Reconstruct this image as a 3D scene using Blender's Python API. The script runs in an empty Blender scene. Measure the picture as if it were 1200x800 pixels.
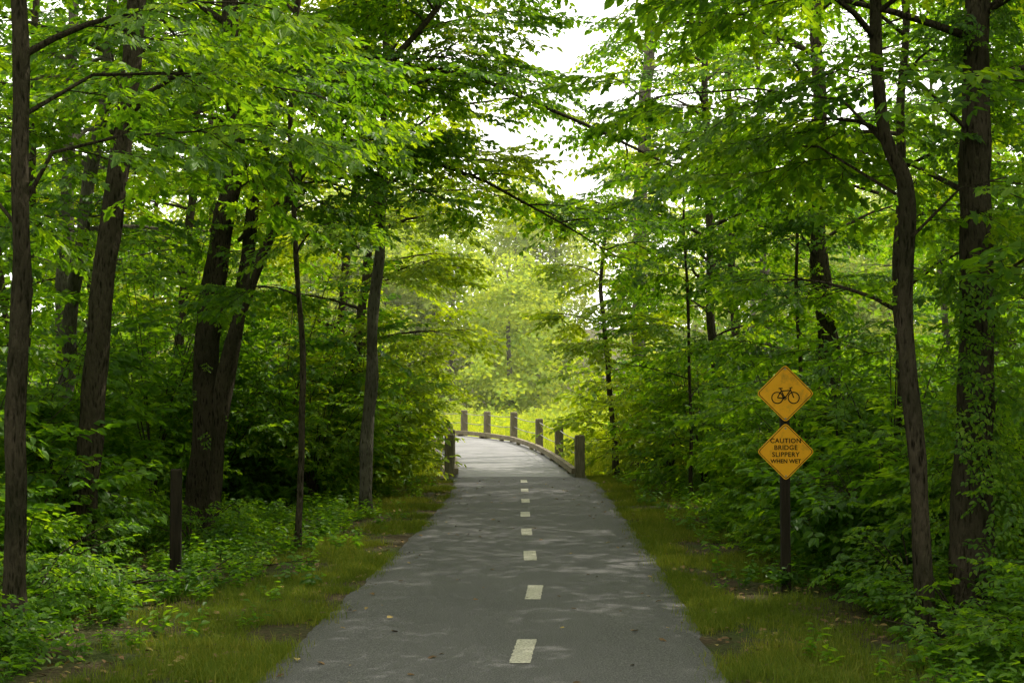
import bpy, math, random
import numpy as np
from mathutils import Vector, Euler, Matrix, noise

random.seed(7)
R = random.random
def U(a, b): return a + (b - a) * random.random()
scene = bpy.context.scene
COL = scene.collection

# ------------------------------------------------------------------ utils
def link(o, parent=None):
    COL.objects.link(o)
    if parent: o.parent = parent
    return o

def mesh_obj(name, V, F, mats=None, parent=None, smooth=False, matidx=None, do_link=True):
    me = bpy.data.meshes.new(name)
    me.from_pydata([tuple(v) for v in V], [], F)
    if mats:
        for m in mats: me.materials.append(m)
    if matidx: me.polygons.foreach_set('material_index', matidx)
    if smooth: me.polygons.foreach_set('use_smooth', [True] * len(F))
    me.update()
    o = bpy.data.objects.new(name, me)
    if do_link: link(o, parent)
    return o

def empty(name):
    e = bpy.data.objects.new(name, None)
    e.empty_display_size = 0.2
    return link(e)

def interp(tab, y, k):
    ys = [t[0] for t in tab]; vs = [t[k] for t in tab]
    return float(np.interp(y, ys, vs))

def sm(t):
    t = max(0.0, min(1.0, t)); return t * t * (3 - 2 * t)

# ------------------------------------------------------------------ materials
def new_mat(name):
    m = bpy.data.materials.new(name); m.use_nodes = True
    nt = m.node_tree; nt.nodes.clear()
    out = nt.nodes.new('ShaderNodeOutputMaterial')
    return m, nt, out

def N(nt, t, **kw):
    n = nt.nodes.new(t)
    for k, v in kw.items(): setattr(n, k, v)
    return n

def ramp(nt, fac, stops):
    r = nt.nodes.new('ShaderNodeValToRGB')
    el = r.color_ramp.elements
    while len(el) < len(stops): el.new(0.5)
    for e, (p, c) in zip(el, stops):
        e.position = p; e.color = (*c, 1)
    nt.links.new(fac, r.inputs[0])
    return r.outputs[0]

def tex(nt, kind, scale, vec, detail=4, rough=0.55, mapping=None):
    if mapping:
        mp = nt.nodes.new('ShaderNodeMapping'); mp.inputs['Scale'].default_value = mapping
        nt.links.new(vec, mp.inputs[0]); vec = mp.outputs[0]
    n = nt.nodes.new(kind); n.inputs['Scale'].default_value = scale
    if 'Detail' in n.inputs: n.inputs['Detail'].default_value = detail
    if 'Roughness' in n.inputs: n.inputs['Roughness'].default_value = rough
    nt.links.new(vec, n.inputs['Vector'])
    return n

def pos(nt): return nt.nodes.new('ShaderNodeNewGeometry').outputs['Position']

def mixc(nt, fac, a, b, mode='MIX'):
    m = nt.nodes.new('ShaderNodeMix'); m.data_type = 'RGBA'; m.blend_type = mode
    for s, v in ((0, fac), (6, a), (7, b)):
        if isinstance(v, bpy.types.NodeSocket): nt.links.new(v, m.inputs[s])
        else: m.inputs[s].default_value = v if s == 0 else (*v, 1)
    return m.outputs[2]

def math_(nt, op, a, b=None):
    m = nt.nodes.new('ShaderNodeMath'); m.operation = op
    for i, v in enumerate((a, b)):
        if v is None: continue
        if isinstance(v, bpy.types.NodeSocket): nt.links.new(v, m.inputs[i])
        else: m.inputs[i].default_value = v
    return m.outputs[0]

def finish(nt, out, color, rough=0.8, bump=None, bstr=0.3, bdist=0.02, spec=0.3):
    b = nt.nodes.new('ShaderNodeBsdfPrincipled')
    if isinstance(color, bpy.types.NodeSocket): nt.links.new(color, b.inputs['Base Color'])
    else: b.inputs['Base Color'].default_value = (*color, 1)
    b.inputs['Roughness'].default_value = rough
    b.inputs['Specular IOR Level'].default_value = spec
    if bump is not None:
        bp = nt.nodes.new('ShaderNodeBump'); bp.inputs['Strength'].default_value = bstr
        bp.inputs['Distance'].default_value = bdist
        nt.links.new(bump, bp.inputs['Height']); nt.links.new(bp.outputs[0], b.inputs['Normal'])
    nt.links.new(b.outputs[0], out.inputs[0])
    return b

def leaf_mat(name, dark, light, yellow, trans_gain=2.2, tmix=0.45, gloss=0.03):
    m, nt, out = new_mat(name)
    oi = nt.nodes.new('ShaderNodeObjectInfo')
    at = N(nt, 'ShaderNodeAttribute', attribute_name='lr')
    big = tex(nt, 'ShaderNodeTexNoise', 0.55, pos(nt), 1)
    f = math_(nt, 'ADD', math_(nt, 'MULTIPLY', at.outputs['Fac'], 0.4),
              math_(nt, 'MULTIPLY', oi.outputs['Random'], 0.3))
    f = math_(nt, 'ADD', f, math_(nt, 'MULTIPLY', math_(nt, 'SUBTRACT', big.outputs[0], 0.3), 0.8))
    c = ramp(nt, f, [(0.12, dark), (0.55, light), (0.95, yellow)])
    b = nt.nodes.new('ShaderNodeBsdfDiffuse'); nt.links.new(c, b.inputs[0])
    tc = mixc(nt, 1.0, c, (trans_gain * 1.15, trans_gain, trans_gain * 0.25), 'MULTIPLY')
    t = nt.nodes.new('ShaderNodeBsdfTranslucent'); nt.links.new(tc, t.inputs[0])
    mx = nt.nodes.new('ShaderNodeMixShader'); mx.inputs[0].default_value = tmix
    nt.links.new(b.outputs[0], mx.inputs[1]); nt.links.new(t.outputs[0], mx.inputs[2])
    res = mx.outputs[0]
    if gloss:
        g = nt.nodes.new('ShaderNodeBsdfGlossy'); g.inputs['Roughness'].default_value = 0.45
        m2 = nt.nodes.new('ShaderNodeMixShader'); m2.inputs[0].default_value = gloss
        nt.links.new(res, m2.inputs[1]); nt.links.new(g.outputs[0], m2.inputs[2]); res = m2.outputs[0]
    nt.links.new(res, out.inputs[0])
    return m

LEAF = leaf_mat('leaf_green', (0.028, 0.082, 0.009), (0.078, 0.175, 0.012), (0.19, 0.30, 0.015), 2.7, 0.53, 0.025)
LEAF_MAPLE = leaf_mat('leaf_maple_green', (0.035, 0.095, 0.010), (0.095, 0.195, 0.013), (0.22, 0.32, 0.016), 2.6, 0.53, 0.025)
LEAF_LIT = leaf_mat('leaf_sunlit_green', (0.09, 0.165, 0.011), (0.20, 0.295, 0.016), (0.33, 0.40, 0.022), 2.0, 0.5, 0.02)  # sunlight on trailside foliage is put into this lighter green
LEAF_FAR = leaf_mat('leaf_sunny_green', (0.15, 0.24, 0.04), (0.27, 0.36, 0.06), (0.39, 0.45, 0.08), 1.8, 0.45, 0)  # distant sun and haze are painted into this pale yellow-green
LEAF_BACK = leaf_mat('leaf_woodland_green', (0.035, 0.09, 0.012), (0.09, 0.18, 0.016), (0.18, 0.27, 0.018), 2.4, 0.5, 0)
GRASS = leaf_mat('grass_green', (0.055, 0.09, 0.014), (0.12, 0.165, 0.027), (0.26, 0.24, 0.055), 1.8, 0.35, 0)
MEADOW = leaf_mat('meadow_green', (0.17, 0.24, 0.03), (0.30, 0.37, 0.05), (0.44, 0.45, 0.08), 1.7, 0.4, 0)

m, nt, out = new_mat('dead_leaf')
oi = nt.nodes.new('ShaderNodeObjectInfo')
finish(nt, out, ramp(nt, oi.outputs['Random'], [(0, (0.07, 0.04, 0.018)), (0.6, (0.17, 0.10, 0.045)), (1, (0.33, 0.25, 0.08))]), 0.8)
DEADLEAF = m

def bark(name, c0, c1, c2):
    m, nt, out = new_mat(name)
    p = pos(nt)
    a = tex(nt, 'ShaderNodeTexNoise', 26, p, 6, 0.7, (1, 1, 0.18))
    v = tex(nt, 'ShaderNodeTexVoronoi', 34, p, 2, 0.5, (1, 1, 0.22))
    big = tex(nt, 'ShaderNodeTexNoise', 1.6, p, 5)
    h = math_(nt, 'ADD', a.outputs[0], math_(nt, 'MULTIPLY', v.outputs['Distance'], 0.6))
    c = ramp(nt, h, [(0.45, c0), (0.75, c1), (1.0, c2)])
    f = ramp(nt, big.outputs[0], [(0.4, (0.1, 0.1, 0.1)), (0.7, (0.7, 0.7, 0.7))])
    c = mixc(nt, f, c, (0.022, 0.025, 0.011))
    finish(nt, out, c, 0.95, h, 1.0, 0.08, 0.05)
    return m
BARK = bark('bark_brown', (0.004, 0.0033, 0.0025), (0.022, 0.017, 0.012), (0.10, 0.08, 0.058))
BARK_G = bark('bark_grey', (0.024, 0.021, 0.016), (0.09, 0.08, 0.06), (0.21, 0.19, 0.15))

m, nt, out = new_mat('forest_ground')
p = pos(nt)
n1 = tex(nt, 'ShaderNodeTexNoise', 1.3, p, 6, 0.65); n2 = tex(nt, 'ShaderNodeTexNoise', 28, p, 6, 0.7)
n3 = tex(nt, 'ShaderNodeTexVoronoi', 22, p, 2)
c = ramp(nt, n2.outputs[0], [(0.3, (0.025, 0.017, 0.010)), (0.5, (0.065, 0.047, 0.028)), (0.75, (0.14, 0.11, 0.07))])
g = ramp(nt, n2.outputs[0], [(0.3, (0.025, 0.033, 0.01)), (0.7, (0.08, 0.10, 0.03))])
f = ramp(nt, n1.outputs[0], [(0.42, (0, 0, 0)), (0.6, (1, 1, 1))])
finish(nt, out, mixc(nt, f, c, g), 0.95, math_(nt, 'ADD', n2.outputs[0], n3.outputs['Distance']), 0.8, 0.03, 0.1)
GROUND = m

m, nt, out = new_mat('asphalt')
p = pos(nt)
sp = tex(nt, 'ShaderNodeTexNoise', 95, p, 5, 0.85); vo = tex(nt, 'ShaderNodeTexVoronoi', 100, p, 2)
bg = tex(nt, 'ShaderNodeTexNoise', 0.7, p, 6, 0.6); st = tex(nt, 'ShaderNodeTexNoise', 2.2, p, 5, 0.7, (1, 0.22, 1))
c = ramp(nt, sp.outputs[0], [(0.36, (0.030, 0.029, 0.032)), (0.5, (0.083, 0.080, 0.085)), (0.66, (0.25, 0.24, 0.24))])
dk = ramp(nt, bg.outputs[0], [(0.3, (0.9, 0.9, 0.9)), (0.7, (1.06, 1.05, 1.04))])
c = mixc(nt, 1.0, c, dk, 'MULTIPLY')
dk2 = ramp(nt, st.outputs[0], [(0.35, (0.92, 0.92, 0.92)), (0.65, (1.05, 1.05, 1.04))])
c = mixc(nt, 1.0, c, dk2, 'MULTIPLY')
finish(nt, out, c, 0.85, math_(nt, 'ADD', sp.outputs[0], vo.outputs[0]), 0.6, 0.008, 0.3)
ASPH = m

m, nt, out = new_mat('road_paint')
p = pos(nt)
w = tex(nt, 'ShaderNodeTexNoise', 55, p, 5, 0.8)
finish(nt, out, ramp(nt, w.outputs[0], [(0.38, (0.15, 0.145, 0.14)), (0.5, (0.40, 0.37, 0.31)), (0.7, (0.62, 0.57, 0.47))]), 0.8, w.outputs[0], 0.3, 0.003)
PAINT = m

def wood(name, a, b, scl=(1, 1, 0.1)):
    m, nt, out = new_mat(name)
    p = pos(nt)
    w = tex(nt, 'ShaderNodeTexNoise', 45, p, 6, 0.7, scl); bg = tex(nt, 'ShaderNodeTexNoise', 2.5, p, 3)
    c = ramp(nt, w.outputs[0], [(0.3, a), (0.7, b)])
    c = mixc(nt, 1, c, ramp(nt, bg.outputs[0], [(0.3, (0.65, 0.68, 0.62)), (0.7, (1.1, 1.1, 1.1))]), 'MULTIPLY')
    finish(nt, out, c, 0.85, w.outputs[0], 0.6, 0.01, 0.2)
    return m
WOOD = wood('weathered_wood', (0.10, 0.082, 0.058), (0.27, 0.23, 0.17))
WOODH = wood('weathered_beam', (0.13, 0.10, 0.07), (0.32, 0.265, 0.20), (1, 0.1, 1))
WOODD = wood('dark_wood', (0.010, 0.008, 0.005), (0.032, 0.024, 0.016))

m, nt, out = new_mat('deck_planks')
p = pos(nt)
w = tex(nt, 'ShaderNodeTexNoise', 30, p, 5, 0.7, (0.15, 1, 1)); bg = tex(nt, 'ShaderNodeTexNoise', 1.2, p, 4)
c = ramp(nt, w.outputs[0], [(0.3, (0.14, 0.135, 0.14)), (0.7, (0.28, 0.275, 0.28))])
c = mixc(nt, 1, c, ramp(nt, bg.outputs[0], [(0.3, (0.8, 0.8, 0.8)), (0.7, (1.1, 1.1, 1.1))]), 'MULTIPLY')
finish(nt, out, c, 0.8, w.outputs[0], 0.3, 0.006)
DECK = m

m, nt, out = new_mat('sign_yellow')
p = pos(nt)
w = tex(nt, 'ShaderNodeTexNoise', 7, p, 6, 0.75)
c = ramp(nt, w.outputs[0], [(0.3, (0.55, 0.27, 0.02)), (0.46, (0.92, 0.42, 0.010)), (0.8, (0.96, 0.47, 0.015))])
finish(nt, out, c, 0.45, w.outputs[0], 0.05, 0.005, 0.25)
YEL = m
m, nt, out = new_mat('sign_black'); finish(nt, out, (0.010, 0.009, 0.008), 0.6, spec=0.1); BLK = m
m, nt, out = new_mat('sign_back_metal'); finish(nt, out, (0.3, 0.3, 0.3), 0.45).inputs['Metallic'].default_value = 0.8; MET = m
m, nt, out = new_mat('steel_cable'); finish(nt, out, (0.25, 0.24, 0.22), 0.5).inputs['Metallic'].default_value = 0.6; CAB = m

# ------------------------------------------------------------------ terrain
EDGE = [(-14, -1.8, 0.95), (8.67, -1.60, 1.33), (12.4, -1.46, 1.48), (15.8, -1.34, 1.57), (20, -1.22, 1.64),
        (25.6, -1.12, 1.74), (29.5, -1.2, 1.8), (31.6, -1.36, 1.66)]
RAILR = [(1.52, 31.7, 0), (1.25, 37.5, .09), (.82, 42.5, .205), (.06, 47, .325), (-.88, 50, .356), (-1.78, 52.5, .38),
         (-3.3, 55.5, .39), (-5.3, 58.5, .39), (-8, 61, .39), (-12, 63, .39)]

def path_c(y):
    if y < 31.6: return (interp(EDGE, y, 1) + interp(EDGE, y, 2)) / 2
    ys = [r[1] for r in RAILR]; xs = [r[0] for r in RAILR]
    return float(np.interp(y, ys, xs)) - 1.45

def gz(x, y):
    d = abs(x - path_c(min(y, 56))) - 1.7
    t = sm(d / 3.5)
    z = -0.03 + t * (-0.06 + 0.16 * (noise.noise((x * 0.25, y * 0.25, 3.1))) + 0.05 * noise.noise((x * 1.1, y * 1.1, 0)))
    z -= 0.55 * sm((y - 32) / 3.0) * (1 - 0.5 * sm((y - 56) / 20))
    z += 12 * sm((y - 85) / 120)
    return z

def axis(lo, hi, fine_lo, fine_hi, fs, cs):
    return list(np.arange(lo, fine_lo, cs)) + list(np.arange(fine_lo, fine_hi, fs)) + list(np.arange(fine_hi, hi + cs, cs))
xs = axis(-400, 400, -14, 14, 0.25, 12); ys = axis(-200, 600, -6, 66, 0.4, 12)
V = [(x, y, gz(x, y)) for y in ys for x in xs]
nx = len(xs)
F = [(j * nx + i, j * nx + i + 1, (j + 1) * nx + i + 1, (j + 1) * nx + i) for j in range(len(ys) - 1) for i in range(nx - 1)]
mesh_obj('ground', V, F, [GROUND], smooth=True)

V = []; F = []
yy = list(np.arange(-14, 31.61, 0.1))
for y in yy:
    l = interp(EDGE, y, 1) + 0.05 * noise.noise((0, y * 1.3, 0)) + 0.035 * noise.noise((0, y * 5, 0))
    r = interp(EDGE, y, 2) + 0.05 * noise.noise((9, y * 1.3, 0)) + 0.035 * noise.noise((9, y * 5, 0))
    row = [(l - 0.03, -0.06), (l, -0.008)] + [(l + (r - l) * t, 0.012 * (1 - (2 * t - 1) ** 2)) for t in (0.1, 0.3, 0.5, 0.7, 0.9)] + [(r, -0.008), (r + 0.03, -0.06)]
    for x, z in row: V.append((x, y, z))
n = 9
for j in range(len(yy) - 1):
    for i in range(n - 1): F.append((j * n + i, j * n + i + 1, (j + 1) * n + i + 1, (j + 1) * n + i))
mesh_obj('asphalt_path', V, F, [ASPH], smooth=True)

V = []; F = []
DS = [(9.8, .08, .03), (12.75, .2, .02), (15.7, .2, 0), (18.5, .19, 0), (21.3, .2, 0), (24.1, .23, 0), (26.9, .24, 0), (29.8, .25, 0), (7.0, .02, .02), (4.1, 0, 0)]
for (y, x, sk) in DS:
    m_ = 24; b = len(V)
    for i in range(m_ + 1):
        t = i / m_; jy = y - .46 + .92 * t; cx = x + sk * (t - .5) * 2
        j1 = 0.012 * noise.noise((jy * 22, 1, y)); j2 = 0.012 * noise.noise((jy * 22, 5, y))
        V += [(cx - .07 + j1, jy, 0.0165), (cx + .07 + j2, jy, 0.0165)]
    for i in range(m_): F.append((b + 2 * i, b + 2 * i + 1, b + 2 * i + 3, b + 2 * i + 2))
mesh_obj('lane_marking', V, F, [PAINT])

# ------------------------------------------------------------------ bridge
def box(V, F, c, ax, ay, az, hx, hy, hz):
    b = len(V)
    c = Vector(c)
    for sx in (-1, 1):
        for sy in (-1, 1):
            for sz in (-1, 1):
                V.append(c + ax * hx * sx + ay * hy * sy + az * hz * sz)
    for f in ((0, 1, 3, 2), (4, 6, 7, 5), (0, 4, 5, 1), (2, 3, 7, 6), (0, 2, 6, 4), (1, 5, 7, 3)):
        F.append(tuple(b + i for i in f))

def resample(pts, step):
    P = [Vector(p) for p in pts]; L = [0]
    for a, b in zip(P, P[1:]): L.append(L[-1] + (b - a).length)
    out = []; s = 0
    while s < L[-1]:
        for i in range(len(P) - 1):
            if L[i] <= s <= L[i + 1]:
                out.append(P[i].lerp(P[i + 1], (s - L[i]) / (L[i + 1] - L[i]))); break
        s += step
    return out
def smooth_poly(P, it=3):
    for _ in range(it):
        P = [P[0]] + [(P[i - 1] + P[i] * 2 + P[i + 1]) / 4 for i in range(1, len(P) - 1)] + [P[-1]]
    return P
bridge = empty('timber_footbridge')
rp = smooth_poly(resample(RAILR, 0.5), 8)
def tang(P, i):
    a = P[max(0, i - 1)]; b = P[min(len(P) - 1, i + 1)]
    return (b - a).normalized()
up = Vector((0, 0, 1))
dense = smooth_poly(resample(RAILR, 0.16), 60)
V = []; F = []
for i, p_ in enumerate(dense):
    t = tang(dense, i); nrm = Vector((-t.y, t.x, 0)).normalized()
    c = p_ + nrm * 1.45 + Vector((0, 0, -0.03 + U(-.002, .002)))
    box(V, F, c, nrm, Vector((t.x, t.y, t.z)), up, 1.58, 0.0765, 0.025)
mesh_obj('deck', V, F, [DECK], bridge)
V = []; F = []
for side in (0.12, 2.78):
    for i in range(0, len(rp) - 6, 5):
        a = rp[i]; b = rp[i + 5]; t = (b - a).normalized(); nrm = Vector((-t.y, t.x, 0)).normalized()
        m_ = (a + b) / 2 + nrm * side
        box(V, F, m_ + Vector((0, 0, 0.13)), t, nrm, up, (b - a).length / 2 - 0.01, 0.06, 0.065)
        box(V, F, m_ + Vector((0, 0, 0.025)), t, nrm, up, 0.1, 0.055, 0.032)
for side in (-0.16, 3.06):
    for i in range(0, len(rp) - 6, 5):
        a = rp[i]; b = rp[i + 5]; t = (b - a).normalized(); nrm = Vector((-t.y, t.x, 0)).normalized()
        m_ = (a + b) / 2 + nrm * side
        box(V, F, m_ + Vector((0, 0, -0.17)), t, nrm, up, (b - a).length / 2 - 0.005, 0.04, 0.15)
mesh_obj('kerb_beams', V, F, [WOODH], bridge)

def post(name, x, y, z, h, w, mat, parent, rot=0.0, deep=0.6, cham=0.03):
    V = []; F = []
    rings = []
    k = 0.82
    prof = [(-deep, w / 2), (h * 0.5, w / 2 * 0.985), (h - cham, w / 2 * 0.98), (h, w / 2 - cham * 0.8)]
    for zz, hw in prof:
        r = []
        for (sx, sy) in ((1, 1), (-1, 1), (-1, -1), (1, -1)):
            a = (sx * hw, sy * hw * k) if sx * sy > 0 else (sx * hw * k, sy * hw)
            b_ = (sx * hw * k, sy * hw) if sx * sy > 0 else (sx * hw, sy * hw * k)
            for q in (a, b_):
                ca, sa = math.cos(rot), math.sin(rot)
                r.append(len(V)); V.append((x + q[0] * ca - q[1] * sa, y + q[0] * sa + q[1] * ca, z + zz + U(-.004, .004)))
        rings.append(r)
    for a, b in zip(rings, rings[1:]):
        for i in range(8): F.append((a[i], a[(i + 1) % 8], b[(i + 1) % 8], b[i]))
    F.append(tuple(rings[-1])); F.append(tuple(reversed(rings[0])))
    return mesh_obj(name, V, F, [mat], parent)

right_posts = [(p_[0], p_[1], p_[2]) for p_ in RAILR[:8]]
for i, (x, y, z) in enumerate(right_posts):
    post('post_%d' % (i + 1), x, y, z, .96 + U(-.02, .03), .22, WOOD, bridge, U(-.05, .05) + i * 0.08)
left_posts = [(-1.40, 31.7, 0), (-1.50, 34.6, .04), (-1.72, 38.5, .1), (-2.2, 43, .2), (-3.0, 46.5, .3), (-3.9, 49, .35)]
for i, (x, y, z) in enumerate(left_posts):
    post('post_%d' % (i + 11), x, y, z, .96, .22, WOOD, bridge, U(-.05, .05))

def frames(pts):
    P = [Vector(p) for p in pts]; res = []
    ref = Vector((1, 0, 0.13))
    for i in range(len(P)):
        t = (P[min(i + 1, len(P) - 1)] - P[max(i - 1, 0)]).normalized()
        u = ref - t * ref.dot(t)
        if u.length < 1e-3: u = t.orthogonal()
        u.normalize(); ref = u; res.append((P[i], u, t.cross(u)))
    return res
def tube(V, F, pts, radii, n=6, lump=0.0, cap=True):
    rings = []
    for (p_, u, w_), r in zip(frames(pts), radii):
        ring = []
        for k in range(n):
            a = 2 * math.pi * k / n
            rr = r
            if lump: rr *= 1 + lump * noise.noise((math.cos(a) * 1.3 + p_.x, math.sin(a) * 1.3 + p_.y, p_.z * 1.8))
            ring.append(len(V)); V.append(p_ + (u * math.cos(a) + w_ * math.sin(a)) * rr)
        rings.append(ring)
    for a, b in zip(rings, rings[1:]):
        for i in range(n): F.append((a[i], a[(i + 1) % n], b[(i + 1) % n], b[i]))
    if cap: F.append(tuple(rings[-1])); F.append(tuple(reversed(rings[0])))

V = []; F = []
for P in (right_posts, left_posts):
    for a, b in zip(P, P[1:]):
        for h, sag in ((0.84, .05), (0.5, .05)):
            pts = [Vector(a).lerp(Vector(b), t / 8) + Vector((0, 0, h - sag * 4 * (t / 8) * (1 - t / 8))) for t in range(9)]
            tube(V, F, pts, [0.013] * 9, 5)
mesh_obj('rail_cables', V, F, [CAB], bridge)

mp = post('wooden_post', -3.47, 14.6, gz(-3.47, 14.6), 1.1, .12, WOODD, None, 0.2, 0.3, 0.015)

# ------------------------------------------------------------------ sign
sign = empty('warning_sign_post')
SX, SY = 2.56, 13.2
def diamond(name, cz, half, parent, cr=0.035):
    def outline(h, c):
        pts = []
        s = h * math.sqrt(2) / 2
        for (sx, sy, a0) in ((1, 1, 0), (-1, 1, 90), (-1, -1, 180), (1, -1, 270)):
            for k in range(6):
                a = math.radians(a0 + 18 * k)
                X = sx * (s - c) + c * math.cos(a); Y = sy * (s - c) + c * math.sin(a)
                pts.append(((X - Y) / math.sqrt(2), (X + Y) / math.sqrt(2)))
        return pts
    V = []; F = []; mi = []
    o = outline(half, cr); n = len(o)
    for yy_ in (-0.0015, 0.0015):
        for (a, b) in o: V.append((SX + a, SY + yy_, cz + b))
    F.append(tuple(range(n))); mi.append(0)
    F.append(tuple(reversed(range(n, 2 * n)))); mi.append(1)
    for i in range(n): F.append((i, n + i, n + (i + 1) % n, (i + 1) % n)); mi.append(1)
    mesh_obj(name + '_plate', V, F, [YEL, MET], parent, matidx=mi)
    V = []; F = []
    o1 = outline(half - 0.013, cr * 0.8); o2 = outline(half - 0.021, cr * 0.7)
    for oo in (o1, o2):
        for (a, b) in oo: V.append((SX + a, SY - 0.003, cz + b))
    for i in range(n): F.append((i, (i + 1) % n, n + (i + 1) % n, n + i))
    mesh_obj(name + '_border', V, F, [BLK], parent)
diamond('bicycle_panel', 1.80, 0.272, sign)
diamond('caution_panel', 1.257, 0.272, sign)
V = []; F = []
for z in (2.03, 1.565, 1.475, 1.03):
    tube(V, F, [(SX, SY - 0.008, z), (SX, SY - 0.001, z)], [0.008, 0.009], 10)
mesh_obj('bolts', V, F, [MET], sign)
V = []; F = []
yb = SY - 0.0045; cz = 1.79
def ring(cx, cz_, r, w):
    b = len(V); n = 36
    for k in range(n):
        a = 2 * math.pi * k / n
        V.append((cx + math.cos(a) * (r - w), yb, cz_ + math.sin(a) * (r - w))); V.append((cx + math.cos(a) * (r + w), yb, cz_ + math.sin(a) * (r + w)))
    for k in range(n):
        j = (k + 1) % n; F.append((b + 2 * k, b + 2 * k + 1, b + 2 * j + 1, b + 2 * j))
def bar(x0, z0, x1, z1, w, dy=0):
    d = Vector((x1 - x0, 0, z1 - z0)).normalized(); nn = Vector((-d.z, 0, d.x)) * w
    b = len(V); y_ = yb - dy
    for px, pz, s in ((x0, z0, 1), (x0, z0, -1), (x1, z1, -1), (x1, z1, 1)):
        V.append((px + nn.x * s, y_, pz + nn.z * s))
    F.append((b, b + 1, b + 2, b + 3))
wl, wr_, wz = SX - 0.075, SX + 0.078, cz - 0.03
ring(wl, wz, 0.052, 0.005); ring(wr_, wz, 0.052, 0.005); ring(SX - .005, wz - .004, 0.013, 0.004)
bk = [(wl, wz, SX - .04, wz + .062), (SX - .04, wz + .062, SX + .048, wz + .07), (SX + .048, wz + .07, SX - .005, wz - .004),
      (SX - .005, wz - .004, wl, wz), (SX - .005, wz - .004, SX - .046, wz + .085), (SX + .043, wz + .09, wr_, wz),
      (SX + .043, wz + .09, SX + .066, wz + .097), (SX - .062, wz + .088, SX - .026, wz + .088)]
for i, b_ in enumerate(bk): bar(*b_, 0.0048, 0.0003 * (i + 1))
mesh_obj('bicycle_symbol', V, F, [BLK], sign)
for i, (t, dz_) in enumerate([('CAUTION', .100), ('BRIDGE', .036), ('SLIPPERY', -.028), ('WHEN WET', -.090)]):
    cu = bpy.data.curves.new('t', 'FONT'); cu.body = t; cu.size = 0.061 if i < 3 else 0.052; cu.align_x = 'CENTER'; cu.align_y = 'CENTER'; cu.offset = 0.0012
    cu.space_character = 1.08 if i < 3 else 1.0
    to = bpy.data.objects.new('tmp', cu); COL.objects.link(to)
    dg = bpy.context.evaluated_depsgraph_get()
    me = bpy.data.meshes.new_from_object(to.evaluated_get(dg))
    bpy.data.objects.remove(to)
    me.materials.clear(); me.materials.append(BLK)
    lo = bpy.data.objects.new('lettering_%d' % (i + 1), me); link(lo, sign)
    lo.rotation_euler = (math.pi / 2, 0, 0); lo.location = (SX, SY - 0.0045, 1.257 + dz_)
post('post', SX, SY + 0.05, -0.05, 2.0, .085, WOODD, sign, 0, .3, .008)

# ------------------------------------------------------------------ leaf sprigs
def leaf(V, F, base, yaw, pitch, roll, L, W, kind):
    M = Matrix.Rotation(yaw, 3, 'Z') @ Matrix.Rotation(pitch, 3, 'Y') @ Matrix.Rotation(roll, 3, 'X')
    if kind == 'oval': half = [(0.28, .46, .07), (0.66, .38, .05)]
    elif kind == 'maple': half = [(-.04, .34, .03), (.2, .26, .04), (.36, .72, .0), (.5, .28, .05), (.74, .3, -.02)]
    else: half = [(.45, .5, .05)]
    o = len(V); b = Vector(base)
    pts = [(0, 0, 0)] + half + [(1, 0, -.1)] + [(x, -y, z) for x, y, z in reversed(half)]
    for x, y, z in pts: V.append(b + M @ Vector((x * L, y * W, z * L)))
    h = len(half)
    F.append(tuple(o + i for i in range(h + 2)))
    F.append((o,) + tuple(o + i for i in range(h + 1, 2 * h + 2)))

def build_proto(col, name, gen, mats):
    V = []; F = []; A = []; MI = []
    gen(V, F, A, MI)
    o = mesh_obj(name, V, F, mats, do_link=False)
    me = o.data
    me.polygons.foreach_set('material_index', MI)
    at = me.attributes.new('lr', 'FLOAT', 'FACE')
    at.data.foreach_set('value', A)
    col.objects.link(o)

def sprig_gen(kind, Lm, wr, n_side=4):
    def g(V, F, A, MI):
        def add_leaf(p_, yaw, droop=0.15, s=1.0):
            f0 = len(F)
            L = Lm * U(.65, 1.3) * s
            leaf(V, F, p_, yaw, U(-.1, .5) + droop, U(-.55, .55), L, L * wr, kind)
            r = R(); A.extend([r] * (len(F) - f0)); MI.extend([0] * (len(F) - f0))
        def twig(pts, r):
            f0 = len(F)
            tube(V, F, pts, [r * (1 - .7 * i / (len(pts) - 1)) for i in range(len(pts))], 3, cap=False)
            A.extend([0.5] * (len(F) - f0)); MI.extend([1] * (len(F) - f0))
        Lt = 0.62
        main = [Vector((Lt * t, .05 * math.sin(t * 3 + U(-1, 1)), -.10 * t * t)) for t in (0, .35, .7, 1)]
        twig(main, .005)
        def at(P, t):
            f = t * (len(P) - 1); i = min(int(f), len(P) - 2); return P[i].lerp(P[i + 1], f - i)
        for i in range(9):
            t = .15 + .85 * i / 8; s = 1 if i % 2 else -1
            add_leaf(at(main, t) + Vector((0, 0, U(-.015, .015))), s * U(.6, 1.25))
        add_leaf(main[-1], U(-.2, .2))
        for j in range(n_side):
            t = .2 + .6 * j / max(1, n_side - 1); s = 1 if j % 2 else -1
            p0 = at(main, t); yaw = s * U(.6, 1.0); ln = U(.2, .32)
            P = [p0 + Vector((math.cos(yaw), math.sin(yaw), -.1)) * ln * q for q in (0, 1)]
            twig(P, .003)
            for i in range(5):
                q = .3 + .7 * i / 4; s2 = 1 if i % 2 else -1
                add_leaf(at(P, q), yaw + s2 * U(.5, 1.1), s=.9)
            add_leaf(P[-1], yaw + U(-.2, .2))
    return g

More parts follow.
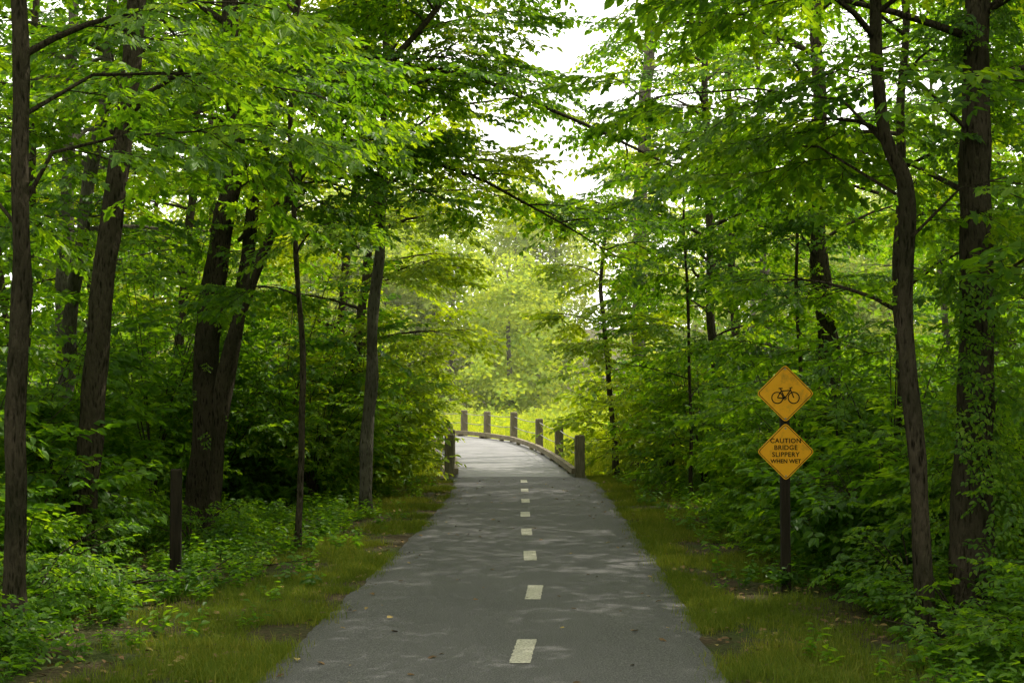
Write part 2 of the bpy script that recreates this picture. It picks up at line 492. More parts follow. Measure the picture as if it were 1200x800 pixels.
def clump_gen(nl, Lm):
    def g(V, F, A, MI):
        for i in range(nl):
            d = Vector((random.gauss(0, .22), random.gauss(0, .22), random.gauss(0, .13)))
            L = Lm * U(.7, 1.3)
            leaf(V, F, d, U(0, 6.28), U(-.5, .9), U(-.8, .8), L, L * .8, 'simple')
            r = R(); A.extend([r] * 2); MI.extend([0] * 2)
    return g

def tuft_gen(nb, h, spread, wid):
    def g(V, F, A, MI):
        for i in range(nb):
            x, y = random.gauss(0, spread), random.gauss(0, spread)
            a = U(0, 6.283); lean = U(.1, .9); hh = h * U(.4, 1.25); w = wid * U(.7, 1.3)
            dx, dy = math.cos(a), math.sin(a); o = len(V)
            for t in (0, .5, 1):
                off = lean * hh * t * t; ww = w * (1 - t * .9)
                V.append((x + dx * off - dy * ww, y + dy * off + dx * ww, hh * t * (1 - .25 * lean * t)))
                V.append((x + dx * off + dy * ww, y + dy * off - dx * ww, hh * t * (1 - .25 * lean * t)))
            for k in range(2): F.append((o + 2 * k, o + 2 * k + 1, o + 2 * k + 3, o + 2 * k + 2)); MI.append(0)
            A.extend([R()] * 2)
    return g

def herb_gen():
    def g(V, F, A, MI):
        for s in range(4):
            a = U(0, 6.28); hh = U(.08, .24)
            P = [Vector((math.cos(a) * .1 * t, math.sin(a) * .1 * t, hh * t)) for t in (0, .5, 1)]
            f0 = len(F); tube(V, F, P, [.003, .002, .001], 3, cap=False); A.extend([.5] * (len(F) - f0)); MI.extend([0] * (len(F) - f0))
            for i in range(6):
                t = .3 + .7 * i / 5; f0 = len(F)
                L = U(.04, .075)
                leaf(V, F, P[0].lerp(P[2], t), i * 2.4 + U(-.4, .4), U(-.4, .4), U(-.4, .4), L, L * .6, 'oval')
                A.extend([R()] * (len(F) - f0)); MI.extend([0] * (len(F) - f0))
    return g

def dead_gen():
    def g(V, F, A, MI):
        L = U(.06, .09); leaf(V, F, (0, 0, .008), 0, U(-.15, .15), U(-.2, .2), L, L * .8, random.choice(['oval', 'maple']))
        A.extend([R()] * 2); MI.extend([0] * 2)
    return g

def make_col(name, gens, mats):
    c = bpy.data.collections.new(name)
    for i, g in enumerate(gens): build_proto(c, '%s_%d' % (name, i), g, mats)
    return c
C_OVAL = make_col('oval_leaf_sprigs', [sprig_gen('oval', .10, .62) for _ in range(4)], [LEAF, BARK])
C_MAPLE = make_col('maple_leaf_sprigs', [sprig_gen('maple', .105, .62, 3) for _ in range(4)], [LEAF_MAPLE, BARK])
C_LIT = make_col('sunlit_leaf_sprigs', [sprig_gen('oval', .105, .66) for _ in range(3)], [LEAF_LIT, BARK])
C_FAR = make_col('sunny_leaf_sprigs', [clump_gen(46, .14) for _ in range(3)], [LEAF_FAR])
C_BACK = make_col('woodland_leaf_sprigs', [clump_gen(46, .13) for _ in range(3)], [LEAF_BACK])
C_GRASS = make_col('grass_tufts', [tuft_gen(22, .085, .07, .0028) for _ in range(4)], [GRASS])
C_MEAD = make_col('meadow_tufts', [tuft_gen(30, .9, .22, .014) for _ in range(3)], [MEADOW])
C_HERB = make_col('herbs', [herb_gen() for _ in range(4)], [LEAF])
C_DEAD = make_col('dead_leaves', [dead_gen() for _ in range(5)], [DEADLEAF])

def gn_group(col):
    ng = bpy.data.node_groups.new('scatter_' + col.name, 'GeometryNodeTree')
    ng.interface.new_socket('Geometry', in_out='INPUT', socket_type='NodeSocketGeometry')
    ng.interface.new_socket('Geometry', in_out='OUTPUT', socket_type='NodeSocketGeometry')
    gi = ng.nodes.new('NodeGroupInput'); go = ng.nodes.new('NodeGroupOutput')
    ci = ng.nodes.new('GeometryNodeCollectionInfo'); ci.inputs['Collection'].default_value = col
    ci.inputs['Separate Children'].default_value = True; ci.inputs['Reset Children'].default_value = True
    ip = ng.nodes.new('GeometryNodeInstanceOnPoints'); ip.inputs['Pick Instance'].default_value = True
    def na(nm, t):
        n = ng.nodes.new('GeometryNodeInputNamedAttribute'); n.data_type = t; n.inputs['Name'].default_value = nm
        return [s for s in n.outputs if s.enabled and s.name == 'Attribute'][0]
    L = ng.links.new
    L(gi.outputs[0], ip.inputs['Points']); L(ci.outputs[0], ip.inputs['Instance'])
    L(na('idx', 'INT'), ip.inputs['Instance Index']); L(na('rot', 'FLOAT_VECTOR'), ip.inputs['Rotation'])
    L(na('scl', 'FLOAT'), ip.inputs['Scale']); L(ip.outputs[0], go.inputs[0])
    return ng
GN = {c.name: gn_group(c) for c in (C_OVAL, C_MAPLE, C_LIT, C_FAR, C_BACK, C_GRASS, C_MEAD, C_HERB, C_DEAD)}
def scatter(name, S, col, parent=None):
    if not S: return
    a = np.array(S, dtype=np.float32); n = len(a)
    me = bpy.data.meshes.new(name); me.vertices.add(n)
    me.vertices.foreach_set('co', a[:, :3].ravel())
    r = me.attributes.new('rot', 'FLOAT_VECTOR', 'POINT'); r.data.foreach_set('vector', a[:, 3:6].ravel())
    s = me.attributes.new('scl', 'FLOAT', 'POINT'); s.data.foreach_set('value', a[:, 6])
    i = me.attributes.new('idx', 'INT', 'POINT'); i.data.foreach_set('value', np.random.RandomState(n).randint(0, 12, n).astype(np.int32))
    o = bpy.data.objects.new(name, me); link(o, parent)
    md = o.modifiers.new('scatter', 'NODES'); md.node_group = GN[col.name]
    return o

# clearings kept open around the trail (pruned corridor)
def keep(x, y, z):
    if z < 3.0 and abs(x - path_c(min(y, 60))) < 1.75: return False
    if 26.5 < y < 33 and z < 1.7 and -2.15 < x < 2.1: return False
    if y < 8 and abs(x) < 3.4 and z < 4.6 and y > -6: return False
    if y > 30:
        c = 0.9 if y < 60 else 1.5
        if abs(x - c) < 1.3 + max(0, (y - 30)) * 0.03 and z > 5.5: return False
        if y > 36 and abs(x - path_c(min(y, 60))) < 2.0: return False
    if 1.9 < x < 3.25 and 9 < y < 13.6 and z < 3.2 and z > .35: return False
    return True

# ------------------------------------------------------------------ trees
class T:
    def __init__(s): s.V = []; s.F = []; s.S = []
def sprig(t, p_, yaw, scale=1.0, pitch=None, roll=None):
    if not keep(p_.x, p_.y, p_.z): return
    hi = p_.z - (3.2 + .283 * max(p_.y, 0))
    if hi > 0 or p_.y < 5:
        if R() > .26: return
        scale *= 1.85
    elif p_.y > 34 or abs(p_.x) > 8.5:
        if R() > .38: return
        scale *= 1.55
    elif p_.y > 24 or abs(p_.x) > 6:
        if R() > .7: return
        scale *= 1.18
    t.S.append((p_.x, p_.y, p_.z, U(-.35, .35) if roll is None else roll, U(-.15, .45) if pitch is None else pitch, yaw, scale * U(.75, 1.25)))

def polyat(P, t):
    f = max(0, min(.9999, t)) * (len(P) - 1); i = int(f)
    return P[i].lerp(P[i + 1], f - i), (P[i + 1] - P[i]).normalized()

def limb(t, P, r0, nsub=7, sublen=1.3, start=.25, sc=1.0, spacing=.3):
    P = [Vector(p_) for p_ in P]
    tube(t.V, t.F, P, [max(.006, r0 * (1 - .85 * i / (len(P) - 1))) for i in range(len(P))], 6 if r0 > .03 else 4, cap=False)
    for j in range(nsub):
        q = start + (1 - start) * (j + U(.1, .9)) / nsub
        p0, tg = polyat(P, q); s = 1 if j % 2 else -1
        yaw = math.atan2(tg.y, tg.x) + s * U(.5, 1.15)
        ln = sublen * (1.15 - .6 * q) * U(.7, 1.2); dz = U(-.1, .35)
        Q = [p0]
        for k in range(1, 5):
            yaw += U(-.25, .25); dz -= .09
            Q.append(Q[-1] + Vector((math.cos(yaw), math.sin(yaw), dz)) * ln / 4)
        tube(t.V, t.F, Q, [max(.003, r0 * .3 * (1 - .2 * k)) for k in range(5)], 4 if r0 > .04 else 3, cap=False)
        n = max(2, int(ln / spacing))
        for k in range(n):
            pp, tt = polyat(Q, (k + .7) / n)
            y2 = math.atan2(tt.y, tt.x) + (1 if k % 2 else -1) * U(.2, 1.0)
            sprig(t, pp, y2, sc)
        sprig(t, Q[-1], yaw, sc)
    yw = math.atan2((P[-1] - P[-2]).y, (P[-1] - P[-2]).x)
    for k in range(3): sprig(t, P[-1], yw + U(-.7, .7), sc)

def auto_limb(t, p0, az, L, elev, r0, **kw):
    P = [p0]; e = elev
    for k in range(6):
        az += U(-.22, .22); e = e * .78 + U(-.08, .06)
        P.append(P[-1] + Vector((math.cos(az) * math.cos(e), math.sin(az) * math.cos(e), math.sin(e))) * L / 6)
    limb(t, P, r0, **kw)

def trunk(t, pts, r0, r1, n=12):
    P = [Vector(p_) for p_ in pts]
    D = []; tot = sum((b - a).length for a, b in zip(P, P[1:]))
    m_ = int(tot / .2)
    for i in range(m_ + 1):
        f = i / m_ * (len(P) - 1); k = min(int(f), len(P) - 2); u = f - k
        a = P[max(k - 1, 0)]; b = P[k]; c = P[k + 1]; d = P[min(k + 2, len(P) - 1)]
        q = 0.5 * ((2 * b) + (c - a) * u + (2 * a - 5 * b + 4 * c - d) * u * u + (3 * b - a - 3 * c + d) * u ** 3)
        q = q + Vector((noise.noise((q.z * .7, b.x, 1)), noise.noise((q.z * .7, b.y, 7)), 0)) * .07 * min(1, q.z)
        D.append(q)
    rad = []
    for i, q in enumerate(D):
        s = i / m_; r = r0 * (1 - s) + r1 * s
        h = q.z - D[0].z
        r *= 1 + .35 * math.exp(-h / .2)
        r *= 1 + .12 * noise.noise((q.z * 1.7, q.x, 4)) + .06 * noise.noise((q.z * 6, q.x, 2))
        rad.append(r)
    D[0] = D[0] + Vector((0, 0, -.15))
    tube(t.V, t.F, D, rad, n, lump=.3)
    return D, rad

def finish_tree(t, name, barkm, col):
    e = empty(name)
    mesh_obj('trunk_and_limbs', t.V, t.F, [barkm], e, smooth=True)
    scatter('foliage', t.S, col, e)

def tree(pts, r0, top, hmin=3.0, nl=18, L=3.2, name='deciduous_tree', barkm=BARK, col=C_OVAL, custom=(), sc=1.0, vine=0, stems=(), r1=.03, nsub=7, spacing=.3):
    t = T()
    pts = list(pts)
    last = Vector(pts[-1]); prev = Vector(pts[-2])
    if last.z < top - .5:
        d = (last - prev); d = Vector((d.x, d.y, 0)) / max(.1, last.z - prev.z) * .5
        mid = last + (Vector((d.x, d.y, 1))) * (top - last.z) * .5
        pts += [tuple(mid), tuple(mid + Vector((d.x * .5 + U(-.1, .1), U(-.1, .1), 1)) * (top - last.z) * .5)]
    allst = [(pts, r0)] + list(stems)
    for si, (pp, rr) in enumerate(allst):
        D, rad = trunk(t, pp, rr, r1 if si == 0 else .02)
        nn = nl if si == 0 else nl // 2
        az = U(0, 6.28); tp = D[-1].z; hm = hmin if si == 0 else max(hmin, D[0].z + .45 * (tp - D[0].z))
        for i in range(nn):
            h = hm + (tp - hm) * (i + U(0, .8)) / nn
            k = min(range(len(D)), key=lambda q: abs(D[q].z - h))
            az += 2.4 + U(-.5, .5)
            s = (h - hm) / max(.1, tp - hm)
            Ls = L * (1 - .55 * s ** 1.5) * U(.65, 1.2) * (.7 + .3 * min(1, s * 4))
            auto_limb(t, D[k], az, Ls, U(.2, .8) + .3 * s, min(rad[k] * .55, .012 * Ls + .01), nsub=nsub, sublen=.42 * Ls, sc=sc, spacing=spacing)
        for k in range(6): sprig(t, D[-1], U(0, 6.28), sc)
        if vine and si == 0:
            for i in range(vine):
                h = U(.1, 5.2)
                k = min(range(len(D)), key=lambda q: abs(D[q].z - h))
                a = U(0, 6.28)
                if noise.noise((a * .9, h * 1.1, pts[0][0])) < .0: continue
                p_ = D[k] + Vector((math.cos(a), math.sin(a), 0)) * (rad[k] + .01) + Vector((0, 0, U(-.15, .15)))
                t.S.append((p_.x, p_.y, p_.z, U(-.9, .9), U(-.2, 1.2), a + U(-.5, .5), U(.28, .6)))
    for P, r, ns, sl in custom: limb(t, P, r, ns, sl, .12, sc)
    finish_tree(t, name, barkm, col)

TREES = []

tree([(-3.71, 10.6, 0), (-3.72, 10.6, 2.2), (-3.74, 10.6, 4.75)], .085, 12, 4.2, 12, 2.4, col=C_MAPLE, name='maple_tree',
     custom=[([(-3.7, 10.6, 3.2), (-3.5, 10.65, 3.62), (-3.0, 10.8, 3.78), (-2.45, 11, 3.85), (-1.9, 11.3, 3.8)], .022, 7, .8),
             ([(-3.7, 10.6, 3.9), (-3.3, 11, 4.3), (-2.6, 11.6, 4.45), (-1.7, 12.2, 4.4)], .02, 6, .9),
             ([(-3.7, 10.6, 3.0), (-4.1, 10.9, 3.4), (-4.6, 11.3, 3.6)], .018, 4, .7)])
tree([(-4.6, 15, 0), (-4.42, 15, 2.36), (-4.05, 15, 6.0)], .145, 15, 4.6, 18, 3.2, r1=.05,
     custom=[([(-4.3, 15, 4.6), (-3.6, 14.6, 5.1), (-2.7, 14.2, 5.3), (-1.8, 14, 5.15)], .035, 8, 1.2)])
tree([(-4.45, 20, 0), (-4.34, 20, 2.3), (-4.18, 20, 4), (-3.95, 20, 5.2), (-4.05, 20, 7.4)], .21, 16, 4.6, 20, 3.6, vine=200, name='oak_tree', r1=.05,
     stems=[([(-4.32, 20.05, .7), (-4.0, 20.05, 2.3), (-3.72, 20.1, 4.4), (-3.5, 20.1, 5.4), (-3.1, 20.2, 7.4), (-2.8, 20.3, 10.5), (-2.7, 20.3, 13)], .12)],
     custom=[([(-3.9, 20, 4.8), (-2.7, 20, 5.5), (-1.6, 20.3, 5.35), (-.4, 20.6, 4.95), (.7, 21, 4.4), (1.6, 21.3, 3.9)], .05, 13, 1.5),
             ([(-3.8, 20, 6.2), (-2.1, 19.8, 6.6), (-.5, 19.8, 6.3), (1.2, 20, 5.6), (2.6, 20.4, 5.0), (3.6, 21, 4.5)], .05, 15, 1.5),
             ([(-3.9, 20, 4.0), (-3, 19.6, 4.75), (-1.9, 19.4, 4.85), (-.9, 19.4, 4.5)], .03, 8, 1.1)])
tree([(-4.03, 19, 0), (-3.9, 19, 2.0), (-3.45, 19, 3.56), (-3.0, 19, 4.48), (-2.3, 19.1, 5.6), (-1.15, 19.3, 7.0), (-.3, 19.6, 8.2)], .095, 8.2, 5.2, 11, 2.2, name='leaning_tree', barkm=BARK,
     custom=[([(-2.6, 19, 5.2), (-1.7, 19, 5.9), (-.8, 18.6, 6.1), (.2, 18.3, 5.9)], .03, 8, 1.1)])
tree([(-2.53, 16.7, 0), (-2.5, 16.7, 2.43), (-2.6, 16.7, 4.05), (-2.6, 16.7, 5.6)], .042, 6.2, 2.9, 9, 1.3, name='maple_sapling', col=C_MAPLE, r1=.012, nsub=5)
tree([(-2.26, 21.7, 0), (-2.17, 21.7, 2.63), (-2.02, 21.7, 4.47), (-1.97, 21.7, 6.6)], .105, 11.5, 4.5, 16, 2.5, barkm=BARK_G, col=C_LIT)
tree([(-8.2, 26, 0), (-8.27, 26, 4), (-8.2, 26, 8)], .17, 16, 4, 18, 3.4, barkm=BARK_G, col=C_MAPLE)
tree([(-3.3, 27.5, 0), (-3.0, 27.5, 3), (-2.5, 27.5, 7)], .11, 12, 2.8, 22, 2.9, col=C_LIT, name='maple_tree',
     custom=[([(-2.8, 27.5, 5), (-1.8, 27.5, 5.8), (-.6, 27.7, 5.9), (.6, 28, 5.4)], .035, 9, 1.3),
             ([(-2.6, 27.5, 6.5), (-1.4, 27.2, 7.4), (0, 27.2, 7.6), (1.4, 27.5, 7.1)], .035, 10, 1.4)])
tree([(3.75, 42, -.3), (3.85, 42, 7.3), (4.2, 42, 13.6)], .24, 19, 8.5, 12, 2.6, barkm=BARK_G, name='tulip_tree', r1=.1, col=C_LIT)
tree([(2.44, 33, 0), (2.3, 33, 2.4), (2.1, 33, 4.5), (2.3, 33, 6.5)], .075, 7, 2.6, 10, 1.6, name='maple_sapling', col=C_LIT)
tree([(5.09, 23, 0), (5.16, 23, 2.7), (5.0, 23, 5), (5.05, 23, 7.4)], .2, 16, 3.8, 24, 3.6, vine=200, name='oak_tree')
tree([(3.1, 10.6, 0), (2.99, 10.6, 2.18), (2.97, 10.6, 3.3), (2.82, 10.6, 3.75), (2.79, 10.6, 4.75)], .070, 10, 3.7, 12, 2.3, name='maple_tree', col=C_MAPLE,
     custom=[([(2.9, 10.6, 3.6), (2.6, 11, 4.1), (2.0, 11.5, 4.3), (1.3, 12, 4.35)], .02, 6, .9),
             ([(2.95, 10.6, 2.9), (3.3, 10.3, 3.3), (3.8, 10.1, 3.4)], .018, 5, .8),
             ([(2.9, 10.6, 3.3), (2.5, 11.4, 3.8), (2.2, 12.4, 4.0)], .018, 6, .8)])
tree([(3.74, 11.4, 0), (3.74, 11.4, 2.2), (3.8, 11.4, 4.98)], .175, 15, 3.8, 20, 3.4, vine=600, name='oak_tree',
     custom=[([(3.75, 11.4, 3.4), (3.4, 12.4, 3.9), (2.9, 13.6, 4.2), (2.4, 14.8, 4.3)], .03, 8, 1.1),
             ([(3.75, 11.4, 2.6), (4.2, 10.8, 3.0), (4.7, 10.4, 3.0)], .02, 6, .8),
             ([(3.75, 11.4, 3.9), (3.2, 10.9, 4.2), (2.5, 10.6, 4.25)], .02, 6, .8)])
tree([(4.5, 22, 0), (4.47, 22, 3), (4.4, 22, 5)], .035, 6, 1.6, 11, 1.5, name='maple_sapling', r1=.012, nsub=5, col=C_MAPLE)
tree([(3.1, 24.5, 0), (3.1, 24.5, 2), (3.0, 24.5, 4.6)], .035, 5.5, 1.2, 12, 1.5, name='maple_sapling', r1=.012, nsub=5, col=C_MAPLE)
tree([(4.9, 17.5, 0), (4.8, 17.5, 3), (4.9, 17.5, 6)], .07, 11, 2.6, 18, 2.5, name='maple_tree', col=C_MAPLE)
tree([(4.1, 28, 0), (4.0, 28, 3), (3.9, 28, 7)], .11, 13, 2.8, 22, 3.0,
     custom=[([(3.9, 28, 4.5), (3.0, 28, 5.4), (2.0, 28, 5.8), (1.1, 28.2, 5.7)], .03, 9, 1.3)])
tree([(-4.2, 34, 0), (-4.1, 34, 4), (-3.7, 34, 8)], .13, 14, 3.2, 22, 3.4, col=C_LIT)
tree([(5.9, 36, -.2), (5.7, 36, 4), (5.6, 36, 8)], .13, 12, 3.2, 18, 2.8, col=C_LIT)
TREES += [(-3.7, 10.6), (-4.5, 15), (-4.4, 20), (-8.2, 26), (-3.3, 27.5), (3.8, 42), (5.1, 23), (3.1, 10.6), (3.7, 11.4), (4.9, 17.5), (4.1, 28), (-4.2, 34), (5.9, 36)]

def ok_tree(x, y, dmin): return all((x - a) ** 2 + (y - b) ** 2 > dmin * dmin for a, b in TREES)
cnt = 0; tries = 0
while cnt < 34 and tries < 4000:
    tries += 1
    side = -1 if R() < .48 else 1
    y = U(-5, 52)
    x = side * U(5.6, 7.5 + max(0, y) * .27)
    if y < 8: x = side * U(4.4, 7)
    if y > 34 and side > 0 and x < 11: continue      # clearing beside the bridge
    if y > 38 and abs(x - .9) < 9: continue
    if not ok_tree(x, y, 2.9): continue
    TREES.append((x, y)); cnt += 1
    h = U(12, 17); r = U(.08, .19)
    z0 = gz(x, y); lx = U(-.6, .6)
    near = y < 26 and abs(x) < 8
    tree([(x, y, z0), (x + lx * .5 + U(-.2, .2), y + U(-.3, .3), 3), (x + lx * 1.6 + U(-.3, .3), y + U(-.5, .5), 7)], r, h, U(2.8, 5) if y > 10 else 5, 17, U(2.8, 3.8),
         col=C_MAPLE if (near and R() < .5) else random.choice([C_OVAL, C_OVAL, C_LIT]), barkm=random.choice([BARK, BARK, BARK_G]), sc=1.15, spacing=.36, nsub=7 if near else 6)

# ------------------------------------------------------------------ shrubs
def shrub(t, x, y, h, r, stems=9, per=16, sc=1.0):
    z0 = gz(x, y)
    for s in range(stems):
        a = 6.283 * s / stems + U(-.4, .4); rr = r * U(.4, 1.1); hh = h * U(.55, 1.1)
        P = [Vector((x, y, z0)) + Vector((math.cos(a) * rr * t_ ** 1.4, math.sin(a) * rr * t_ ** 1.4, hh * (t_ - .18 * t_ * t_) / .82)) for t_ in (0, .2, .4, .6, .8, 1)]
        tube(t.V, t.F, P, [.014 * (1 - .15 * k) for k in range(6)], 4, cap=False)
        for k in range(per):
            q = U(.12, 1.0); p_, tg = polyat(P, q)
            a2 = a + U(-1.6, 1.6); ln = U(0, .5) * (1.2 - q)
            sprig(t, p_ + Vector((math.cos(a2) * ln, math.sin(a2) * ln, U(-.1, .1))), a2, sc, U(-.5, .45))

def named_shrub(x, y, h, r, stems=10, per=20, col=C_OVAL, sc=1.0):
    t = T(); shrub(t, x, y, h, r, stems, per, sc); e = empty('shrub')
    mesh_obj('stems', t.V, t.F, [BARK], e); scatter('foliage', t.S, col, e)
for a in [(-2.9, 26.0, 2.9, 1.3, C_LIT), (-2.6, 29.5, 3.4, 1.4, C_LIT), (-2.6, 33.0, 4.2, 1.6, C_LIT), (-3.4, 24.0, 2.8, 1.4, C_MAPLE),
          (-3.4, 36.5, 4.5, 1.6, C_LIT), (-4.4, 30, 4.5, 1.7, C_OVAL), (3.4, 30.5, 2.6, 1.2, C_LIT), (3.0, 34.5, 3.6, 1.4, C_LIT),
          (3.1, 38.5, 3.8, 1.5, C_LIT), (4.3, 33, 4.5, 1.7, C_MAPLE), (3.6, 26.6, 2.5, 1.2, C_MAPLE), (4.1, 20.5, 2.4, 1.2, C_OVAL), (3.9, 16.8, 1.9, 1.0, C_MAPLE),
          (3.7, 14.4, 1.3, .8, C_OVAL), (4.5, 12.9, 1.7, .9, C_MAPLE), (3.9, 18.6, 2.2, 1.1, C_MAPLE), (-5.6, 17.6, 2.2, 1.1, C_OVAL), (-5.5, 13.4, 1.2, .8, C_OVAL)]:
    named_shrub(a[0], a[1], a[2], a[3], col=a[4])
for a in [(-4.3, 12.3, .8, .8, C_OVAL), (-5.0, 14.3, 1.1, .8, C_MAPLE), (-3.95, 11.6, .5, .5, C_OVAL), (-5.0, 16.0, .9, .7, C_OVAL),
          (-3.9, 17.2, .6, .7, C_OVAL), (4.2, 10.1, .8, .7, C_OVAL), (3.45, 9.3, .35, .4, C_MAPLE), (3.5, 12.4, .7, .6, C_OVAL), (3.3, 15.9, .8, .6, C_MAPLE),
          (3.45, 11.0, .45, .5, C_OVAL), (3.9, 9.0, .5, .5, C_OVAL), (-3.9, 9.9, .4, .5, C_OVAL)]:
    named_shrub(a[0], a[1], a[2], a[3], 8, 10, a[4], .6)

for side in (-1, 1):
    t = T(); tm = T(); k = 0
    while k < 48:
        y = U(11, 44); x = side * U(3.6, 6 + y * .28)
        if side < 0:
            if y < 21.5 and x > -5.6: continue
        else:
            if y < 19 and x < 4.6: continue
        if y > 30 and abs(x) < 3.6: continue
        k += 1
        near = y < 24 and abs(x) < 7
        shrub(tm if (near and R() < .5) else t, x, y, U(1.4, 4.8), U(.9, 1.7), 8, 15, 1.2)
    e = empty('understory_shrubs')
    mesh_obj('stems', t.V + tm.V, t.F + [tuple(i + len(t.V) for i in f) for f in tm.F], [BARK], e)
    scatter('foliage', t.S, C_OVAL, e); scatter('maple_foliage', tm.S, C_MAPLE, e)

# far woodland on both sides, unseen clumps added beside and behind to block skylight, and tree line across the meadow
S = []
for i in range(2300):
    side = random.choice((-1, 1)); y = U(22, 80); x = side * U(13 + .08 * y, 20 + .3 * y)
    z = U(0, 13)
    if noise.noise((x * .18, y * .18, z * .3)) < -.12: continue
    S.append((x, y, z, U(-.5, .5), U(-.4, .6), U(0, 6.28), U(2.6, 4.4)))
for i in range(620):  # out-of-view clumps added to cut skylight from the sides
    y = U(-16, 22); side = random.choice((-1, 1)); x = side * U(9 + max(0, y) * .1, 15)
    S.append((x, y, U(0, 12), U(-.5, .5), U(-.4, .6), U(0, 6.28), U(2.6, 4.4)))
for i in range(200):  # more added clumps behind the camera, blocking light from there
    x = U(-9, 9)
    if abs(x) < 1.6: continue
    S.append((x, U(-18, -13), U(0, 12), U(-.5, .5), U(-.4, .6), U(0, 6.28), U(2.6, 4.4)))
scatter('woodland_and_light_blockers', S, C_BACK)
S = []; Vt = []; Ft = []
for i in range(54):
    row = i % 2
    x = U(-26, 32); y = U(86, 98) if row == 0 else U(102, 118)
    h = U(11, 17) if row == 0 else U(17, 24); r = U(2.6, 4.2)
    if abs(x - 3.5) < 7: h *= .88
    z0 = gz(x, y)
    tube(Vt, Ft, [(x, y, z0 - .2), (x + U(-.3, .3), y, z0 + h * .5), (x + U(-.5, .5), y, z0 + h * .9)], [.22, .14, .04], 7)
    for k in range(160):
        a = U(0, 6.28); u = U(-1, 1); q = U(.3, 1) ** .5
        cx = math.cos(a) * math.sqrt(1 - u * u) * r * q; cy = math.sin(a) * math.sqrt(1 - u * u) * r * q; czz = z0 + h * .5 + u * h * .5 * q
        if noise.noise(((x + cx) * .35, (y + cy) * .35, czz * .4)) < -.22: continue
        if czz < z0: continue
        S.append((x + cx, y + cy, czz, U(-.6, .6), U(-.5, .7), a, U(1.5, 2.7)))
for i in range(800):
    x = U(-28, 32); y = U(78, 92); hh = 4.5 * (0.6 + noise.noise((x * .3, y * .2, 2)))
    S.append((x, y, gz(x, y) + U(0, max(.8, hh)), U(-.6, .6), U(-.5, .7), U(0, 6.28), U(1.3, 2.4)))
e = empty('distant_trees')
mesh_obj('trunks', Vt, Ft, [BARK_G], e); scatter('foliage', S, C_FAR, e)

# thin sunlit summer haze hanging over the open meadow (a real body of air)
m, nt, out = new_mat('meadow_haze')
vs = nt.nodes.new('ShaderNodeVolumeScatter'); vs.inputs['Color'].default_value = (1, .98, .80, 1)
vs.inputs['Density'].default_value = 0.0015; vs.inputs['Anisotropy'].default_value = 0.2
nt.links.new(vs.outputs[0], out.inputs['Volume'])
V = []; F = []
box(V, F, (2, 96, 15), Vector((1, 0, 0)), Vector((0, 1, 0)), up, 42, 34, 18)
mesh_obj('meadow_haze', V, F, [m])

# meadow
S = []
for i in range(7000):
    y = U(36, 84); x = U(-14, 14) if y < 60 else U(-22, 26)
    if abs(x - path_c(min(y, 60))) < 2.1 and y < 62: continue
    if y < 46 and (x > 2.6 or x < -3.4): continue
    S.append((x, y, gz(x, y), U(-.15, .15), U(-.15, .15), U(0, 6.28), U(.8, 1.7)))
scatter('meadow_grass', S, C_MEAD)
S = []
for i in range(700):
    y = U(50, 84); x = U(-14, 16)
    if abs(x - path_c(min(y, 60))) < 2.6 and y < 64: continue
    S.append((x, y, gz(x, y) + U(.3, 1.4), U(-.4, .4), U(-1.2, .1), U(0, 6.28), U(.7, 1.4)))
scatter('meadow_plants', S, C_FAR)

# grass verges
S = []
while len(S) < 20000:
    y = 5 + 32 * R() ** 1.4; side = random.choice((-1, 1))
    e0 = interp(EDGE, min(y, 31.5), 1 if side < 0 else 2)
    w = abs(random.gauss(0, 1.0 if side < 0 else .9))
    if R() < .12: w = U(0, 4)
    x = e0 + side * (w - .03)
    dens = noise.noise((x * 1.1, y * .8, 5)) + .45 * noise.noise((x * 4, y * 4, 2))
    if dens < -.15 + .1 * w: continue
    S.append((x, y, gz(x, y), U(-.2, .2), U(-.2, .2), U(0, 6.28), U(.35, 1.2) * (1.0 + .25 * noise.noise((x * 2, y * 2, 8)))))
scatter('grass_verge', S, C_GRASS)
S = []
while len(S) < 9000:
    y = 7 + 30 * R() ** 1.1; side = random.choice((-1, 1))
    e0 = interp(EDGE, min(y, 31.5), 1 if side < 0 else 2)
    w = U(.35, 7); x = e0 + side * w
    if R() > (w / 2.2) ** 2: continue
    if noise.noise((x * .6, y * .6, 9)) < -.16: continue
    S.append((x, y, gz(x, y), U(-.2, .2), U(-.2, .2), U(0, 6.28), U(.5, 1.5)))
scatter('forest_floor_plants', S, C_HERB)
S = []
for i in range(10000):
    y = 6 + 26 * R() ** 1.2; side = random.choice((-1, 1))
    x = interp(EDGE, min(y, 31.5), 1 if side < 0 else 2) + side * U(0.05, 5)
    S.append((x, y, gz(x, y) + U(.005, .03), U(-.4, .4), U(-.4, .4), U(0, 6.28), U(.35, .85)))
for i in range(170):
    y = U(8, 31); side = random.choice((-1, 1))
    x = path_c(y) + side * (abs(random.gauss(1.25, .25)) if R() < .6 else U(0, 1.3))
    if abs(x - path_c(y)) > 1.4: continue
    S.append((x, y, .013, U(-.15, .15), U(-.15, .15), U(0, 6.28), U(.35, .9)))
scatter('leaf_litter', S, C_DEAD)
V = []; F = []
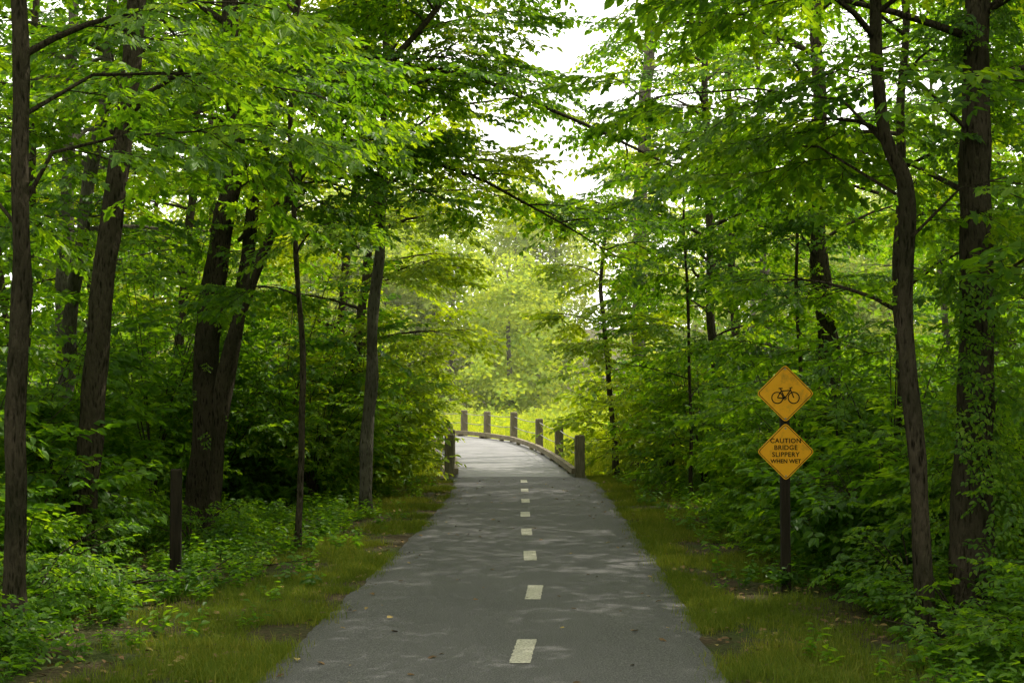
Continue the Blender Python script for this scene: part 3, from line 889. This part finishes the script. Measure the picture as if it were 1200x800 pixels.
for (x, y, a, L, r) in [(-3.9, 13.4, .5, 1.4, .02), (-3.0, 14.8, -.4, 1.1, .012), (-4.6, 12.2, .1, 1.6, .025), (3.6, 9.6, 2.6, 1.1, .012), (-2.9, 16.9, .9, .8, .01)]:
    P = [Vector((x + math.cos(a) * L * q, y + math.sin(a) * L * q, gz(x, y) + .05 + .12 * q + U(-.03, .05))) for q in (0, .25, .5, .75, 1)]
    tube(V, F, P, [r, r * .9, r * .7, r * .5, r * .3], 6)
    for q in (1, 2, 3):
        a2 = a + random.choice((-1, 1)) * U(.5, .9)
        tube(V, F, [P[q], P[q] + Vector((math.cos(a2), math.sin(a2), U(.1, .5))) * L * .25], [r * .5, r * .2], 4)
mesh_obj('fallen_branches', V, F, [BARK])

# ------------------------------------------------------------------ light
el, az = math.radians(54), math.radians(58)   # sun high, ahead and to the right of the trail
w = bpy.data.worlds.new('World'); scene.world = w; w.use_nodes = True
nt = w.node_tree; bgn = nt.nodes['Background']
sky = nt.nodes.new('ShaderNodeTexSky'); sky.sky_type = 'NISHITA'; sky.sun_disc = False
sky.sun_elevation = el; sky.sun_rotation = az; sky.air_density = 1.0; sky.dust_density = 3.0
haze = mixc(nt, 0.8, sky.outputs[0], (22.5, 22.0, 19.8))   # thin bright summer haze
nt.links.new(haze, bgn.inputs[0]); bgn.inputs[1].default_value = 0.15
sl = bpy.data.lights.new('sun', 'SUN'); sl.energy = 5.0; sl.angle = math.radians(.6); sl.color = (1, .94, .80)
so = bpy.data.objects.new('sun', sl); link(so)
d = Vector((math.cos(el) * math.sin(az), math.cos(el) * math.cos(az), math.sin(el)))
so.rotation_euler = d.to_track_quat('Z', 'Y').to_euler(); so.location = (10, 20, 40)

cam = bpy.data.cameras.new('camera'); co = bpy.data.objects.new('camera', cam); link(co)
cam.sensor_width = 36; cam.lens = 49.5; cam.clip_end = 2000; cam.clip_start = .1
co.location = (0, 0, 1.75); co.rotation_euler = (math.radians(90 + 2.33), 0, 0)
scene.camera = co
scene.view_settings.view_transform = 'Standard'; scene.view_settings.look = 'None'; scene.view_settings.exposure = 0; scene.view_settings.gamma = 1
